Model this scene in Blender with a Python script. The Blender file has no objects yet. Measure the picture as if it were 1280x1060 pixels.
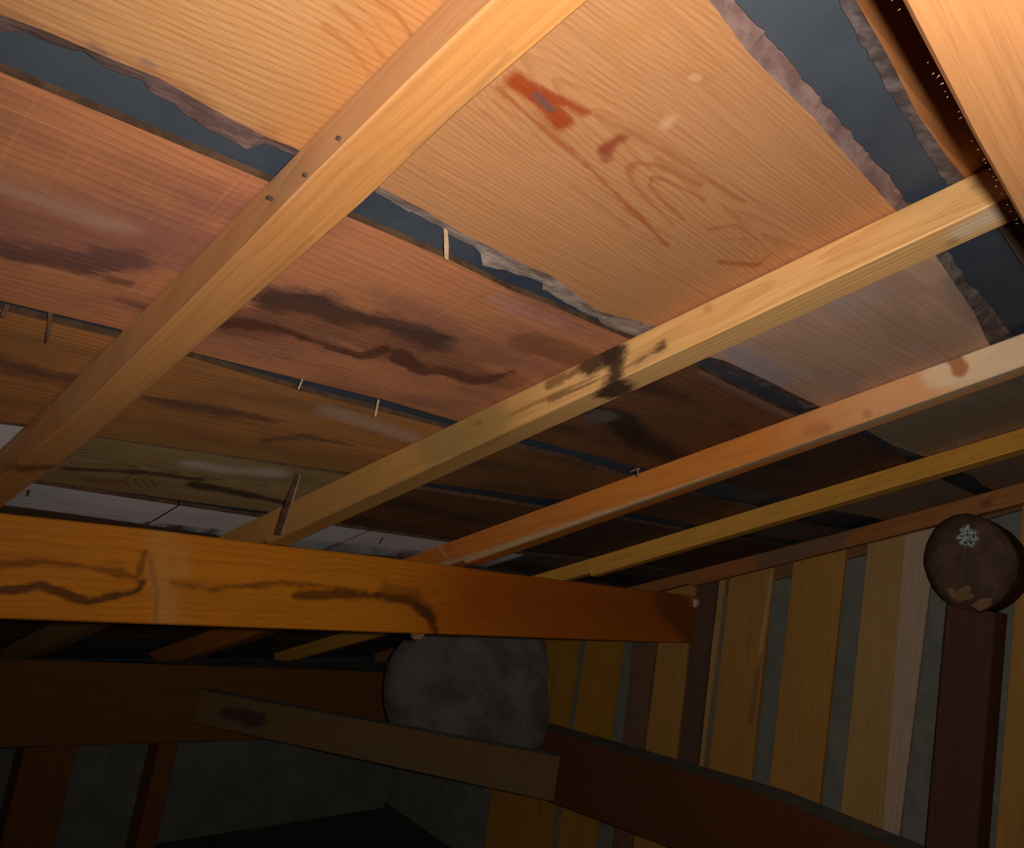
import bpy, math, random
from mathutils import Vector, Matrix

random.seed(7)
S = bpy.context.scene
COL = S.collection

# ---------------------------------------------------------------- camera, light, exposure
# World: X runs along the house to the gable, Y down the roof slope to the eave, Z up; metres.
EYE = 1.25                                   # camera height above the attic floor
FPX = 990.0                                  # focal length in pixels of a 1280 wide frame
ROT = ((0.70777217, -0.68514903, 0.17213181),   # camera right
       (0.22654499, -0.01066078, -0.97394236),  # camera down
       (0.66913072, 0.72832490, 0.14767167))    # camera forward
PITCH = 0.3927389597                         # roof pitch
CS, SN = math.cos(PITCH), math.sin(PITCH)
HB = 0.42                                    # eye to underside of the roof boards
HR = 0.376                                   # eye to underside of the rafters

cam_d = bpy.data.cameras.new('camera')
cam = bpy.data.objects.new('camera', cam_d)
COL.objects.link(cam)
cam_d.sensor_width = 36.0
cam_d.lens = FPX / 1280.0 * 36.0
cam_d.shift_y = -50.0 / 1280.0
cam_d.clip_start = 0.02
right, down, fwd = (Vector(r) for r in ROT)
m = Matrix((right, -down, -fwd)).transposed().to_4x4()
m.translation = Vector((0, 0, EYE))
cam.matrix_world = m
S.camera = cam

S.view_settings.view_transform = 'Standard'
S.view_settings.look = 'None'
S.view_settings.gamma = 1.0
S.view_settings.use_curve_mapping = False
S.view_settings.exposure = 0.0

world = bpy.data.worlds.new('world')
S.world = world
world.use_nodes = True
world.node_tree.nodes['Background'].inputs[0].default_value = (0.55, 0.65, 0.8, 1)
world.node_tree.nodes['Background'].inputs[1].default_value = 0.004

# the photographer's flash, beside the lens: the only lamp in the attic
fl = bpy.data.lights.new('flash', 'SPOT')
fl.energy = 28.5
fl.spot_size = math.radians(140)
fl.spot_blend = 1.0
fl.color = (1.0, 0.93, 0.86)
fl.shadow_soft_size = 0.012
flo = bpy.data.objects.new('flash', fl)
COL.objects.link(flo)
flo.location = Vector((0, 0, EYE)) + right * 0.040 - down * 0.012
flo.rotation_euler = (fwd + right * .16 - down * .08).to_track_quat('-Z', 'Y').to_euler()

# ---------------------------------------------------------------- where a pixel's ray meets a real plane
def ray(x, y):
    a, b = (x - 640.0) / FPX, (y - 480.0) / FPX
    return right * a + down * b + fwd

def roof(x, y, n=HB):                        # -> (u, v): along the house, down the slope
    r = ray(x, y)
    rv, rn = r.y * CS - r.z * SN, r.y * SN + r.z * CS
    return r.x * n / rn, rv * n / rn

def rw(u, v, n):                             # roof frame -> world
    return Vector((u, v * CS + n * SN, -v * SN + n * CS + EYE))

def onx(x, y, X):
    r = ray(x, y); return r.y * X / r.x, r.z * X / r.x          # (Y, Z - EYE)

def ony(x, y, Y):
    r = ray(x, y); return r.x * Y / r.y, r.z * Y / r.y          # (X, Z - EYE)

def onz(x, y, Z):
    r = ray(x, y); return r.x * Z / r.z, r.y * Z / r.z          # (X, Y)

def interp(pts, t):                          # piecewise linear through sorted points, flat slope beyond
    if t <= pts[0][0]:
        a, b = pts[0], pts[-1]
        sl = (b[1] - a[1]) / (b[0] - a[0]) if b[0] - a[0] > 0.25 else 0.0
        return a[1] + sl * (t - a[0])
    for a, b in zip(pts, pts[1:]):
        if t <= b[0]:
            return a[1] + (b[1] - a[1]) * (t - a[0]) / max(1e-9, b[0] - a[0])
    a, b = pts[0], pts[-1]
    sl = (b[1] - a[1]) / (b[0] - a[0]) if b[0] - a[0] > 0.25 else 0.0
    return b[1] + sl * (t - b[0])

# ---------------------------------------------------------------- objects
def put(name, verts, faces, uvs=None, mats=(), fmat=None, parent=None, smooth=False):
    """uvs: one per vertex, or a list of per-face lists."""
    me = bpy.data.meshes.new(name)
    me.from_pydata([tuple(v) for v in verts], [], faces)
    if uvs:
        lay = me.uv_layers.new(name='UVMap')
        if len(uvs) == len(faces) and isinstance(uvs[0], list):
            flat = [c for f in uvs for c in f]
        else:
            flat = [uvs[i] for f in faces for i in f]
        for l, c in zip(lay.data, flat):
            l.uv = c
    for mm in mats:
        me.materials.append(mm)
    if fmat:
        for p, k in zip(me.polygons, fmat):
            p.material_index = k
    if smooth:
        for p in me.polygons:
            p.use_smooth = True
    me.update()
    o = bpy.data.objects.new(name, me)
    COL.objects.link(o)
    if parent:
        o.parent = parent
    return o

def thing(o, label, cat, group=None):
    o['label'] = label; o['category'] = cat; o['kind'] = 'thing'
    if group: o['group'] = group
    return o

def structure(o, label):
    o['kind'] = 'structure'; o['label'] = label
    return o

def beam(name, rings, along, mats, chamfer=0.002, parent=None, perim0=0.0, smooth=False):
    """rings: list of lists of 4 corners; along: coordinate of each ring; UV = (along, perimeter)."""
    verts, faces, uvs = [], [], []
    K = None
    per = []
    for r in rings:
        q = []
        n = len(r)
        for i in range(n):
            c = Vector(r[i]); a = Vector(r[i - 1]); b = Vector(r[(i + 1) % n])
            da, db = a - c, b - c
            q.append(c + da.normalized() * min(chamfer, da.length * .4))
            q.append(c + db.normalized() * min(chamfer, db.length * .4))
        K = len(q)
        p = [perim0]
        # start the perimeter at corner 0 (between q[0] and q[1])
        for i in range(1, K + 1):
            p.append(p[-1] + (q[i % K] - q[i - 1]).length)
        per.append(p)
        verts += q
    for j in range(len(rings) - 1):
        for i in range(K):
            i2 = (i + 1) % K
            faces.append([j * K + i, j * K + i2, (j + 1) * K + i2, (j + 1) * K + i])
            uvs.append([(along[j], per[j][i]), (along[j], per[j][i + 1]),
                        (along[j + 1], per[j + 1][i + 1]), (along[j + 1], per[j + 1][i])])
    for base, rev, al in ((0, True, along[0]), ((len(rings) - 1) * K, False, along[-1])):
        idx = [base + i for i in range(K)]
        if rev: idx = idx[::-1]
        faces.append(idx)
        uvs.append([(al + .01 * k, .01 * k) for k in range(K)])
    o = put(name, verts, faces, uvs, mats, parent=parent)
    me = o.data
    # consistent outward normals
    import bmesh
    bm = bmesh.new(); bm.from_mesh(me)
    bmesh.ops.recalc_face_normals(bm, faces=bm.faces)
    bm.to_mesh(me); bm.free(); me.update()
    return o

# ---------------------------------------------------------------- materials
def capsule_group():
    g = bpy.data.node_groups.new('segment_distance', 'ShaderNodeTree')
    for n in ('P', 'A', 'B'):
        g.interface.new_socket(n, in_out='INPUT', socket_type='NodeSocketVector')
    g.interface.new_socket('D', in_out='OUTPUT', socket_type='NodeSocketFloat')
    i = g.nodes.new('NodeGroupInput'); o = g.nodes.new('NodeGroupOutput')
    def vm(op, a, b=None):
        n = g.nodes.new('ShaderNodeVectorMath'); n.operation = op
        g.links.new(a, n.inputs[0])
        if b is not None: g.links.new(b, n.inputs[1])
        return n
    def mt(op, a, b, clamp=False):
        n = g.nodes.new('ShaderNodeMath'); n.operation = op; n.use_clamp = clamp
        g.links.new(a, n.inputs[0])
        if not hasattr(b, 'is_linked'): n.inputs[1].default_value = b
        else: g.links.new(b, n.inputs[1])
        return n
    pa = vm('SUBTRACT', i.outputs['P'], i.outputs['A']).outputs[0]
    ba = vm('SUBTRACT', i.outputs['B'], i.outputs['A']).outputs[0]
    d1 = vm('DOT_PRODUCT', pa, ba).outputs['Value']
    d2 = vm('DOT_PRODUCT', ba, ba).outputs['Value']
    d2 = mt('MAXIMUM', d2, 1e-7).outputs[0]
    t = mt('DIVIDE', d1, d2, True).outputs[0]
    sc = g.nodes.new('ShaderNodeVectorMath'); sc.operation = 'SCALE'
    g.links.new(ba, sc.inputs[0]); g.links.new(t, sc.inputs['Scale'])
    df = vm('SUBTRACT', pa, sc.outputs[0]).outputs[0]
    ln = vm('LENGTH', df).outputs['Value']
    g.links.new(ln, o.inputs['D'])
    return g
SEG = capsule_group()

class N:
    def __init__(s, name):
        s.m = bpy.data.materials.new(name); s.m.use_nodes = True
        s.t = s.m.node_tree; s.b = s.t.nodes['Principled BSDF']
    def new(s, k): return s.t.nodes.new(k)
    def link(s, a, b): s.t.links.new(a, b)
    def put(s, sock, v):
        if hasattr(v, 'is_linked'): s.link(v, sock)
        else: sock.default_value = v
    def math(s, op, a, b=0.0, clamp=False):
        n = s.new('ShaderNodeMath'); n.operation = op; n.use_clamp = clamp
        s.put(n.inputs[0], a); s.put(n.inputs[1], b)
        return n.outputs[0]
    def noise(s, vec, scale=(1, 1, 1), off=(0, 0, 0), detail=3.0, rough=.55):
        mp = s.new('ShaderNodeMapping'); s.link(vec, mp.inputs[0])
        mp.inputs['Scale'].default_value = scale; mp.inputs['Location'].default_value = off
        n = s.new('ShaderNodeTexNoise'); s.link(mp.outputs[0], n.inputs['Vector'])
        n.inputs['Scale'].default_value = 1.0; n.inputs['Detail'].default_value = detail
        n.inputs['Roughness'].default_value = rough
        return n.outputs['Fac']
    def step(s, v, lo, hi, a=0.0, b=1.0):
        n = s.new('ShaderNodeMapRange'); n.interpolation_type = 'SMOOTHSTEP'
        s.put(n.inputs[0], v); n.inputs[1].default_value = lo; n.inputs[2].default_value = hi
        n.inputs[3].default_value = a; n.inputs[4].default_value = b
        return n.outputs[0]
    def mix(s, f, a, b, mode='MIX'):
        n = s.new('ShaderNodeMix'); n.data_type = 'RGBA'; n.blend_type = mode
        s.put(n.inputs[0], f)
        for sock, v in ((n.inputs[6], a), (n.inputs[7], b)):
            if hasattr(v, 'is_linked'): s.link(v, sock)
            else: sock.default_value = (*v, 1)
        return n.outputs[2]
    def segdist(s, vec, pts):
        best = None
        if len(pts) == 1: pts = [pts[0], (pts[0][0] + 1e-4, pts[0][1])]
        for a, b in zip(pts, pts[1:]):
            n = s.new('ShaderNodeGroup'); n.node_tree = SEG
            s.link(vec, n.inputs['P'])
            n.inputs['A'].default_value = (a[0], a[1], 0); n.inputs['B'].default_value = (b[0], b[1], 0)
            best = n.outputs[0] if best is None else s.math('MINIMUM', best, n.outputs[0])
        return best

def wood(name, light, dark, ring=(0.0, 0.03, 0.02, 160.0), contrast=.5, wob=.004, blot=None, blot_amt=.5,
         blot_at=.52, stains=(), rough=.7, bloom=0.0, saw=0.0, seed=0, spec=.15, fibre=.25):
    """Plank: growth rings cut by the face, fibres along U, blotches, then stains [(colour, amount, radius, soft, jag, [(u,v)..])]."""
    k = N(name)
    tc = k.new('ShaderNodeTexCoord'); uv = tc.outputs['UV']
    sp = k.new('ShaderNodeSeparateXYZ'); k.link(uv, sp.inputs[0])
    x, y = sp.outputs[0], sp.outputs[1]
    so = seed * 7.31
    v0, z0, taper, freq = ring
    dy = k.math('SUBTRACT', y, v0)
    wobn = k.noise(uv, (3.0, 9.0, 1), (so, so * .7, so), 2.0)
    wobf = k.noise(uv, (14.0, 60.0, 1), (so, so, 0), 3.0)
    w = k.math('ADD', k.math('MULTIPLY', k.math('SUBTRACT', wobn, .5), wob * 8), k.math('MULTIPLY', k.math('SUBTRACT', wobf, .5), wob))
    r = k.math('POWER', k.math('ADD', k.math('MULTIPLY', dy, dy), z0 * z0), .5)
    r = k.math('ADD', k.math('ADD', r, k.math('MULTIPLY', x, taper)), w)
    fr = k.math('FRACT', k.math('MULTIPLY', r, freq))
    late = k.math('MULTIPLY', k.step(fr, .35, .9), k.step(fr, .93, 1.0, 1.0, 0.0))
    fib = k.noise(uv, (9.0, 420.0, 1), (so, 0, so), 3.0, .6)
    amp = k.noise(uv, (2.5, 14.0, 1), (0, so, 3.3), 2.0)
    lc = k.math('MULTIPLY', k.math('MULTIPLY', late, contrast), k.step(amp, .25, .7, .45, 1.0), True)
    c = k.mix(lc, light, dark)
    if blot:
        bn = k.noise(uv, (4.0, 13.0, 1), (so + 5, so, 1), 4.0, .6)
        c = k.mix(k.math('MULTIPLY', k.step(bn, blot_at - .1, blot_at + .14), blot_amt), c, blot)
    c = k.mix(k.math('MULTIPLY', k.step(fib, .3, .75), fibre), c, tuple(.45 * a for a in dark))
    if bloom:
        bl = k.noise(uv, (6.0, 16.0, 1), (so, 9 + so, 2), 5.0, .65)
        c = k.mix(k.math('MULTIPLY', k.step(bl, .5, .72), bloom), c, (.42, .36, .36))
    if saw:
        sw = k.noise(uv, (300.0, 4.0, 1), (0, so, 0), 2.0)
        c = k.mix(k.math('MULTIPLY', k.step(sw, .52, .75), saw), c, tuple(min(1, 1.6 * a + .05) for a in light))
    if stains:
        jn = k.noise(uv, (34.0, 80.0, 1), (so, 2, so), 6.0, .72)
        jl = k.noise(uv, (8.0, 22.0, 1), (2, so, so), 2.0)
        j = k.math('ADD', k.math('MULTIPLY', k.math('SUBTRACT', jn, .5), 1.0), k.math('MULTIPLY', k.math('SUBTRACT', jl, .5), 1.0))
        for (col, amt, rad, soft, jag, pts) in stains:
            d = k.math('ADD', k.segdist(uv, pts), k.math('MULTIPLY', j, jag * 1.6))
            c = k.mix(k.math('MULTIPLY', k.step(d, rad - soft, rad + soft, 1.0, 0.0), amt), c, col)
    k.link(c, k.b.inputs['Base Color'])
    k.b.inputs['Roughness'].default_value = rough
    k.b.inputs['Specular IOR Level'].default_value = spec
    bp = k.new('ShaderNodeBump'); bp.inputs['Strength'].default_value = .25; bp.inputs['Distance'].default_value = .0012
    hgt = k.math('SUBTRACT', k.math('MULTIPLY', fib, .8), k.math('MULTIPLY', late, .5))
    k.link(hgt, bp.inputs['Height']); k.link(bp.outputs[0], k.b.inputs['Normal'])
    return k.m

def plain(name, a, b, scale=(30, 30, 30), rough=.8, spec=.2, lo=.35, hi=.7, bump=.3, dist=.003, detail=5.0, coord='Object'):
    k = N(name)
    tc = k.new('ShaderNodeTexCoord')
    n = k.noise(tc.outputs[coord], scale, (1, 2, 3), detail, .62)
    k.link(k.mix(k.step(n, lo, hi), a, b), k.b.inputs['Base Color'])
    k.b.inputs['Roughness'].default_value = rough; k.b.inputs['Specular IOR Level'].default_value = spec
    bp = k.new('ShaderNodeBump'); bp.inputs['Strength'].default_value = bump; bp.inputs['Distance'].default_value = dist
    k.link(n, bp.inputs['Height']); k.link(bp.outputs[0], k.b.inputs['Normal'])
    return k.m

def rp(*pts): return [roof(x, y) for x, y in pts]      # stain outline on the roof boards

M_FELT = plain('roofing_felt', (.030, .042, .062), (.062, .074, .088), (5, 5, 5), .7, .2, .3, .7, .2, .004)
M_WANE = plain('bark_edge', (.15, .085, .075), (.26, .165, .14), (25, 60, 60), .85, .15, .35, .65, .6, .004)
M_WANE_PALE = plain('pale_bark_edge', (.24, .155, .12), (.46, .36, .30), (25, 60, 60), .85, .15, .35, .65, .6, .004)
M_WANE_DARK = plain('dark_bark_edge', (.085, .06, .055), (.20, .155, .145), (45, 45, 45), .9, .1, .35, .7, .6, .004)
M_EDGE = plain('dirty_board_edge', (.06, .035, .022), (.12, .065, .035), (40, 40, 40), .9, .1)
M_STEEL = plain('nail_steel', (.03, .028, .026), (.09, .07, .055), (200, 200, 200), .5, .5)
M_SPLINT = plain('splinter_wood', (.42, .24, .12), (.62, .42, .26), (60, 60, 60), .7, .2)
M_DARKSPLINT = plain('dark_splinter_wood', (.10, .055, .03), (.2, .12, .07), (60, 60, 60), .7, .2)

# ---------------------------------------------------------------- roof: felt sheet with boards under it
U0, U1 = -0.75, 2.12
CUT = [U0, 0.262, 0.728, 1.167, 1.612, 2.10]           # rafter centres: board ends fall on them
ceiling = put('ceiling',
    [rw(u, v, n) for n in (.4295, .4335) for (u, v) in ((U0, -.6), (U1, -.6), (U1, 3.05), (U0, 3.05))],
    [[0, 3, 2, 1], [4, 5, 6, 7], [0, 1, 5, 4], [1, 2, 6, 5], [2, 3, 7, 6], [3, 0, 4, 7]],
    [(u, v) for n in (0, 1) for (u, v) in ((U0, -.6), (U1, -.6), (U1, 3.05), (U0, 3.05))], [M_FELT])
structure(ceiling, 'underside of the sloping roof: dark felt sheet behind weathered boards')

def board(ua, ub, up, lo, mat, up_w=None, lo_w=None, wane=None, n0=HB, th=.0075, jag=.0012, label=None, wane_up=None):
    """A roof board between pixel polylines. up / lo: its two long edges on the underside; up_w / lo_w: the bark edge
    reached by the top face where that edge is waney."""
    def poly(pts, n): return sorted(roof(x, y, n) if not isinstance(x, str) else (0, 0) for x, y in pts)
    P = lambda e, n: (sorted(e[1]) if isinstance(e, tuple) else poly(e, n))
    U, L = P(up, n0), P(lo, n0)
    UW = P(up_w, n0 + th * .8) if up_w else None
    LW = P(lo_w, n0 + th * .8) if lo_w else None
    us = {ua, ub}
    for q in (U, L, UW, LW):
        if q: us |= {p[0] for p in q if ua < p[0] < ub}
    n = max(2, int((ub - ua) / (.012 if (UW or LW) and ub - ua < 1 else .12))); us |= {ua + (ub - ua) * i / n for i in range(n)}
    us = sorted(us)
    keep = [us[0]]
    for u in us[1:]:
        if u - keep[-1] > .0025: keep.append(u)
    keep[-1] = ub
    V, F, T, FM = [], [], [], []
    for u in keep:
        a, d = interp(U, u), interp(L, u)
        aw = min(interp(UW, u) + random.uniform(-jag, jag), a - .0008) if UW else a
        dw = max(interp(LW, u) + random.uniform(-jag, jag), d + .0008) if LW else d
        row = [(aw, n0 + th), (aw, n0 + th * .8), (a, n0), (d, n0), (dw, n0 + th * .8), (dw, n0 + th)]
        for v, nn in row:
            V.append(rw(u, v, nn)); T.append((u, v))
    K = 6
    for i in range(len(keep) - 1):
        for j in range(K):
            j2 = (j + 1) % K
            F.append([i * K + j, (i + 1) * K + j, (i + 1) * K + j2, i * K + j2])
            FM.append(3 if j == 1 and UW and wane_up else 1 if (j == 1 and UW) or (j == 3 and LW) else 2 if j in (0, 1, 3, 4) else 0)
    F.append(list(range(K))); FM.append(2)
    F.append([(len(keep) - 1) * K + j for j in range(K)][::-1]); FM.append(2)
    o = put('board', V, F, T, [mat, wane or M_WANE, M_EDGE, wane_up or M_EDGE], FM, ceiling)
    if label: o['label'] = label
    return o

def flat(v0, v1=None): return ('f', [(-2.0, v0), (4.0, v0 if v1 is None else v1)])

G1L = [(0, 90), (165, 157), (330, 225), (437, 272), (561, 324.5), (638, 362.7), (686, 380.6), (746, 407), (782, 422),
       (868, 458), (915, 482), (994, 519), (1070, 546), (1136, 578), (1192, 607)]
G2U = [(0, 375.5), (147, 411), (245, 441.5), (480, 500), (570, 526), (664, 549), (811, 586.6), (906, 603), (985, 622), (1045, 639), (1093, 647)]
G2L = [(0, 387), (140, 421), (238, 447), (377, 489), (479, 515), (551, 534), (641.5, 558), (713, 575), (785, 598), (864, 617), (899, 628), (946, 636), (1023, 660), (1061, 665)]
G3U = [(0, 526), (28, 530), (121, 545), (434, 590.5), (532, 603), (701, 625), (787, 641), (873, 657)]
G3L = [(0, 530), (28, 533.5), (121, 546.5), (434, 594), (519, 611), (677, 636), (768, 648), (841, 661)]
G4U = [(49, 600), (260, 630), (330, 639), (480, 662), (570, 673), (646, 686), (736, 695)]
G4L = [(0, 600), (45, 605), (257, 637), (318, 646), (410, 656.5), (550, 676), (640, 692), (736, 700)]
GBI = [(887, 0), (933.5, 64), (982.6, 115), (1017, 147), (1063.5, 201), (1105, 247.6)]
GBO = [(916, 0), (960.5, 46.6), (992.4, 86), (1036.5, 137), (1080.7, 186), (1115, 225.6), (1127, 245)]

ORANGE, ORANGE_D = (.55, .28, .112), (.36, .14, .035)
# --- row by the near purlin
wA = wood('red_brown_board', (.48, .19, .06), (.28, .09, .025), (0.0, .05, .02, 140), .5, seed=1)
board(.262, .728, flat(-.14), [(1070, 0), (1114, 77), (1146, 141), (1181, 192)], wA,
      lo_w=[(1049, 0), (1068, 37), (1088, 74), (1108, 110), (1125, 137), (1152, 183), (1178, 221)], wane=M_WANE_DARK)
board(U0, .262, flat(-.14), flat(.075), wA)
wA2 = wood('brown_top_board', (.16, .10, .06), (.08, .045, .025), seed=2)
board(.728, 1.612, flat(-.14), [(1252, 290), (1280, 334)], wA2)
board(1.612, U1, flat(-.14), flat(.06), wA2)
board(U0, .9, flat(-.45), flat(-.155), wA)
board(.9, U1, flat(-.45), flat(-.155), wA2)
# --- row 1
w1a = wood('pale_orange_board', ORANGE, (.36, .14, .035), (.02, .05, .10, 165), .6, .005,
           blot=(.42, .22, .10), blot_amt=.35, seed=3,
           stains=[((.30, .12, .05), .55, .006, .006, .02, rp((0, 12), (60, 35), (130, 65), (200, 95), (260, 130), (335, 170))),
                   ((.17, .10, .09), .6, .004, .004, .006, rp((118, 58), (128, 68))),
                   ((.17, .12, .12), .5, .003, .003, .004, rp((180, 78), (190, 82))),
                  ((.42, .155, .035), .5, .03, .035, .02, rp((400, 175), (440, 120), (480, 60), (520, 0))),
                  ((.30, .09, .03), .7, .0018, .0018, .004, rp((470, 0), (492, 14), (505, 30), (514, 42))),
                  ((.34, .11, .03), .5, .0012, .0016, .005, rp((440, 0), (470, 28), (492, 55))),
                  ((.34, .11, .03), .5, .0012, .0016, .005, rp((420, 8), (455, 42), (480, 72))),
                  ((.34, .11, .03), .4, .0012, .0016, .005, rp((405, 30), (440, 62), (462, 92)))])
board(U0, .262, flat(.10), [(0, 18), (60, 40), (130, 70), (200, 98), (260, 133), (330, 170), (362, 182)], w1a,
      lo_w=[(0, 42), (17, 38), (40, 45), (62, 52), (90, 62), (105, 63), (118, 75), (135, 85), (155, 93), (178, 100), (190, 115),
            (215, 128), (235, 145), (258, 160), (290, 175), (310, 187), (322, 187), (330, 178), (345, 185), (365, 193)],
      label='pale orange board with a ragged bark edge')
w1b = wood('flame_grained_board', (.50, .235, .096), (.33, .12, .035), (.245, .016, -.085, 215), .42, .0045,
           blot=(.46, .225, .10), blot_amt=.6, seed=4,
           stains=[((.29, .043, .008), .95, .0085, .005, .012, rp((645, 103), (662, 116), (684, 134), (705, 154))),
                  ((.29, .045, .012), .9, .006, .004, .010, rp((665, 112), (700, 126), (728, 140))),
                  ((.30, .05, .015), .7, .003, .004, .012, rp((660, 108), (700, 126), (735, 140))),
                   ((.13, .07, .055), .85, .0035, .003, .005, rp((670, 119), (688, 137))),
                   ((.25, .055, .024), .9, .005, .004, .008, rp((757, 186), (774, 174))),
                  ((.25, .06, .024), .7, .003, .003, .006, rp((757, 186), (758, 200))),
                   ((.30, .07, .025), .6, .003, .002, .004, rp((900, 327), (945, 332), (962, 318))),
                   ((.32, .075, .022), .75, .002, .002, .006, rp((622, 110), (665, 148), (700, 178), (740, 213), (790, 262), (835, 308))),
                   ((.42, .19, .06), .5, .010, .008, .012, rp((770, 50), (820, 20))),
                   ((.40, .17, .06), .5, .005, .004, .004, rp((855, 92), (884, 100))),
                  ((.58, .33, .17), .6, .003, .002, .002, rp((866, 96), (872, 98))),
                  ((.62, .38, .22), .55, .004, .004, .006, rp((833, 156), (838, 150))),
                  ((.32, .10, .035), .6, .0016, .0022, .006, rp((729, 141), (751, 146), (785, 163), (860, 207), (930, 252))),
                  ((.32, .10, .035), .6, .0016, .0022, .006, rp((875, 231), (824, 208), (796, 203), (785, 212), (790, 228), (807, 247), (841, 281))),
                  ((.30, .085, .028), .6, .0014, .0018, .005, rp((880, 250), (836, 226), (815, 222), (812, 232), (830, 252), (855, 275))),
                  ((.32, .10, .035), .6, .0016, .0022, .006, rp((886, 287), (920, 281), (954, 304), (962, 326), (942, 332))),
                  ((.30, .085, .028), .6, .0014, .0018, .005, rp((905, 300), (928, 298), (945, 312), (946, 324))),
                  ((.34, .11, .035), .4, .0012, .0016, .006, rp((618, 125), (655, 160), (690, 188), (735, 222), (790, 268), (850, 305))),
                  ((.34, .11, .035), .35, .0012, .0016, .006, rp((606, 140), (650, 180), (700, 220), (760, 265), (830, 312)))])
board(.262, .728, GBI,
      [(480, 237), (530, 262), (575, 290), (620, 312), (650, 328), (690, 345), (720, 368), (745, 388), (775, 396), (815, 405)], w1b,
      up_w=GBO,
      lo_w=[(471.6, 240.6), (497, 257), (525, 270.7), (552, 285), (566, 295.6), (592, 307.7), (600, 318), (603, 332), (620, 337), (634, 337.5),
            (645, 344), (664, 347), (677, 354), (679, 362), (709, 379), (727.5, 390), (746, 397.5), (757.5, 409), (776, 414), (793, 420)],
      wane=M_WANE_PALE, wane_up=M_WANE, label='broad orange board with flame grain and a red streak')
w1c = wood('weathered_purple_board', (.62, .37, .25), (.42, .23, .15), (.2, .05, .02, 110), .35,
           blot=(.46, .27, .18), blot_amt=.6, bloom=.6, seed=5,
           stains=[((.34, .31, .36), .7, .014, .012, .014, rp((915, 440), (940, 452), (975, 478))),
                   ((.22, .18, .17), .5, .012, .010, .010, rp((1190, 350), (1225, 400)))])
board(.728, 1.167, [(1175, 328), (1218, 391), (1233.6, 425.6)],
      [(885, 446), (904, 450), (930, 462), (960, 476), (999, 496)], w1c,
      up_w=[(1186, 314.7), (1203, 341), (1207, 351.7), (1220, 362), (1241.5, 386), (1264, 417.7)],
      lo_w=[(885, 452), (894, 457.5), (911, 467), (930, 474), (952.5, 484), (971, 491), (995.6, 500.6), (1003, 512)], wane=M_WANE_DARK,
      label='weathered purple-brown board with pale bloom')
w1d = wood('grey_brown_board', (.32, .225, .15), (.19, .13, .085), (.2, .05, .02, 110), .35, bloom=.4, seed=6)
board(1.167, 1.612, flat(.12), [(1090.5, 542), (1118, 557.7), (1156, 571)], w1d)
board(1.612, U1, flat(.12), [(1217, 596), (1229, 607)], w1d)
# --- row 2
w2a = wood('red_brown_stained_board', (.56, .215, .092), (.34, .11, .045), (.58, .03, .03, 120), .35, .004,
           blot=(.27, .105, .07), blot_amt=.75, saw=.14, seed=7, spec=.35,
           stains=[((.05, .030, .026), .8, .014, .012, .035, rp((0, 318), (60, 322), (100, 332), (140, 322), (160, 322))),
                   ((.07, .035, .025), .6, .006, .005, .012, rp((140, 350), (160, 354))),
                   ((.07, .035, .03), .5, .004, .006, .02, rp((150, 375), (180, 385))),
                   ((.22, .085, .075), .6, .05, .04, .05, rp((0, 270), (120, 290), (230, 300))),
                   ((.60, .38, .25), .35, .010, .012, .02, rp((0, 235), (80, 262), (150, 285))),
                   ((.045, .026, .022), .90, .020, .014, .030, rp((340, 376), (400, 378), (430, 395), (480, 402), (540, 428))),
                   ((.13, .045, .025), .55, .03, .012, .030, rp((300, 402), (370, 400), (450, 415), (520, 440))),
                   ((.09, .028, .016), .85, .006, .005, .020, rp((282, 404), (345, 410), (395, 428), (450, 446), (480, 436))),
                   ((.09, .028, .016), .85, .008, .006, .024, rp((500, 440), (520, 462), (560, 466), (590, 478), (640, 466))),
                   ((.15, .05, .022), .55, .02, .012, .015, rp((560, 450), (600, 470), (640, 480))),
                   ((.20, .07, .025), .6, .022, .006, .008, rp((660, 428), (700, 438), (720, 445), (740, 458))),
                   ((.50, .30, .26), .25, .008, .008, .02, rp((620, 375), (680, 395), (730, 415)))])
board(U0, .728, G1L, G2U, w2a, label='red-brown board with black damp stains')
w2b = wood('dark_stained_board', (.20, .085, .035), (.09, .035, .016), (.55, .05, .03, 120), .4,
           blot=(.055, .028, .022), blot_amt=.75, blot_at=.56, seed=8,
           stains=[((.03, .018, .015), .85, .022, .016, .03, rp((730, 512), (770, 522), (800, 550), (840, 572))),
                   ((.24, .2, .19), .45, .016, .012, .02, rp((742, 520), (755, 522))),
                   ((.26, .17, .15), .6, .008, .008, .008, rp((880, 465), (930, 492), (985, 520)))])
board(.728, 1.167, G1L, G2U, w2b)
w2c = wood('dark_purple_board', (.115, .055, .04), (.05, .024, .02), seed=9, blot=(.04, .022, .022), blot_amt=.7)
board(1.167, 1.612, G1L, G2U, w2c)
board(1.612, U1, G1L, G2U, w1d)
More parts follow.
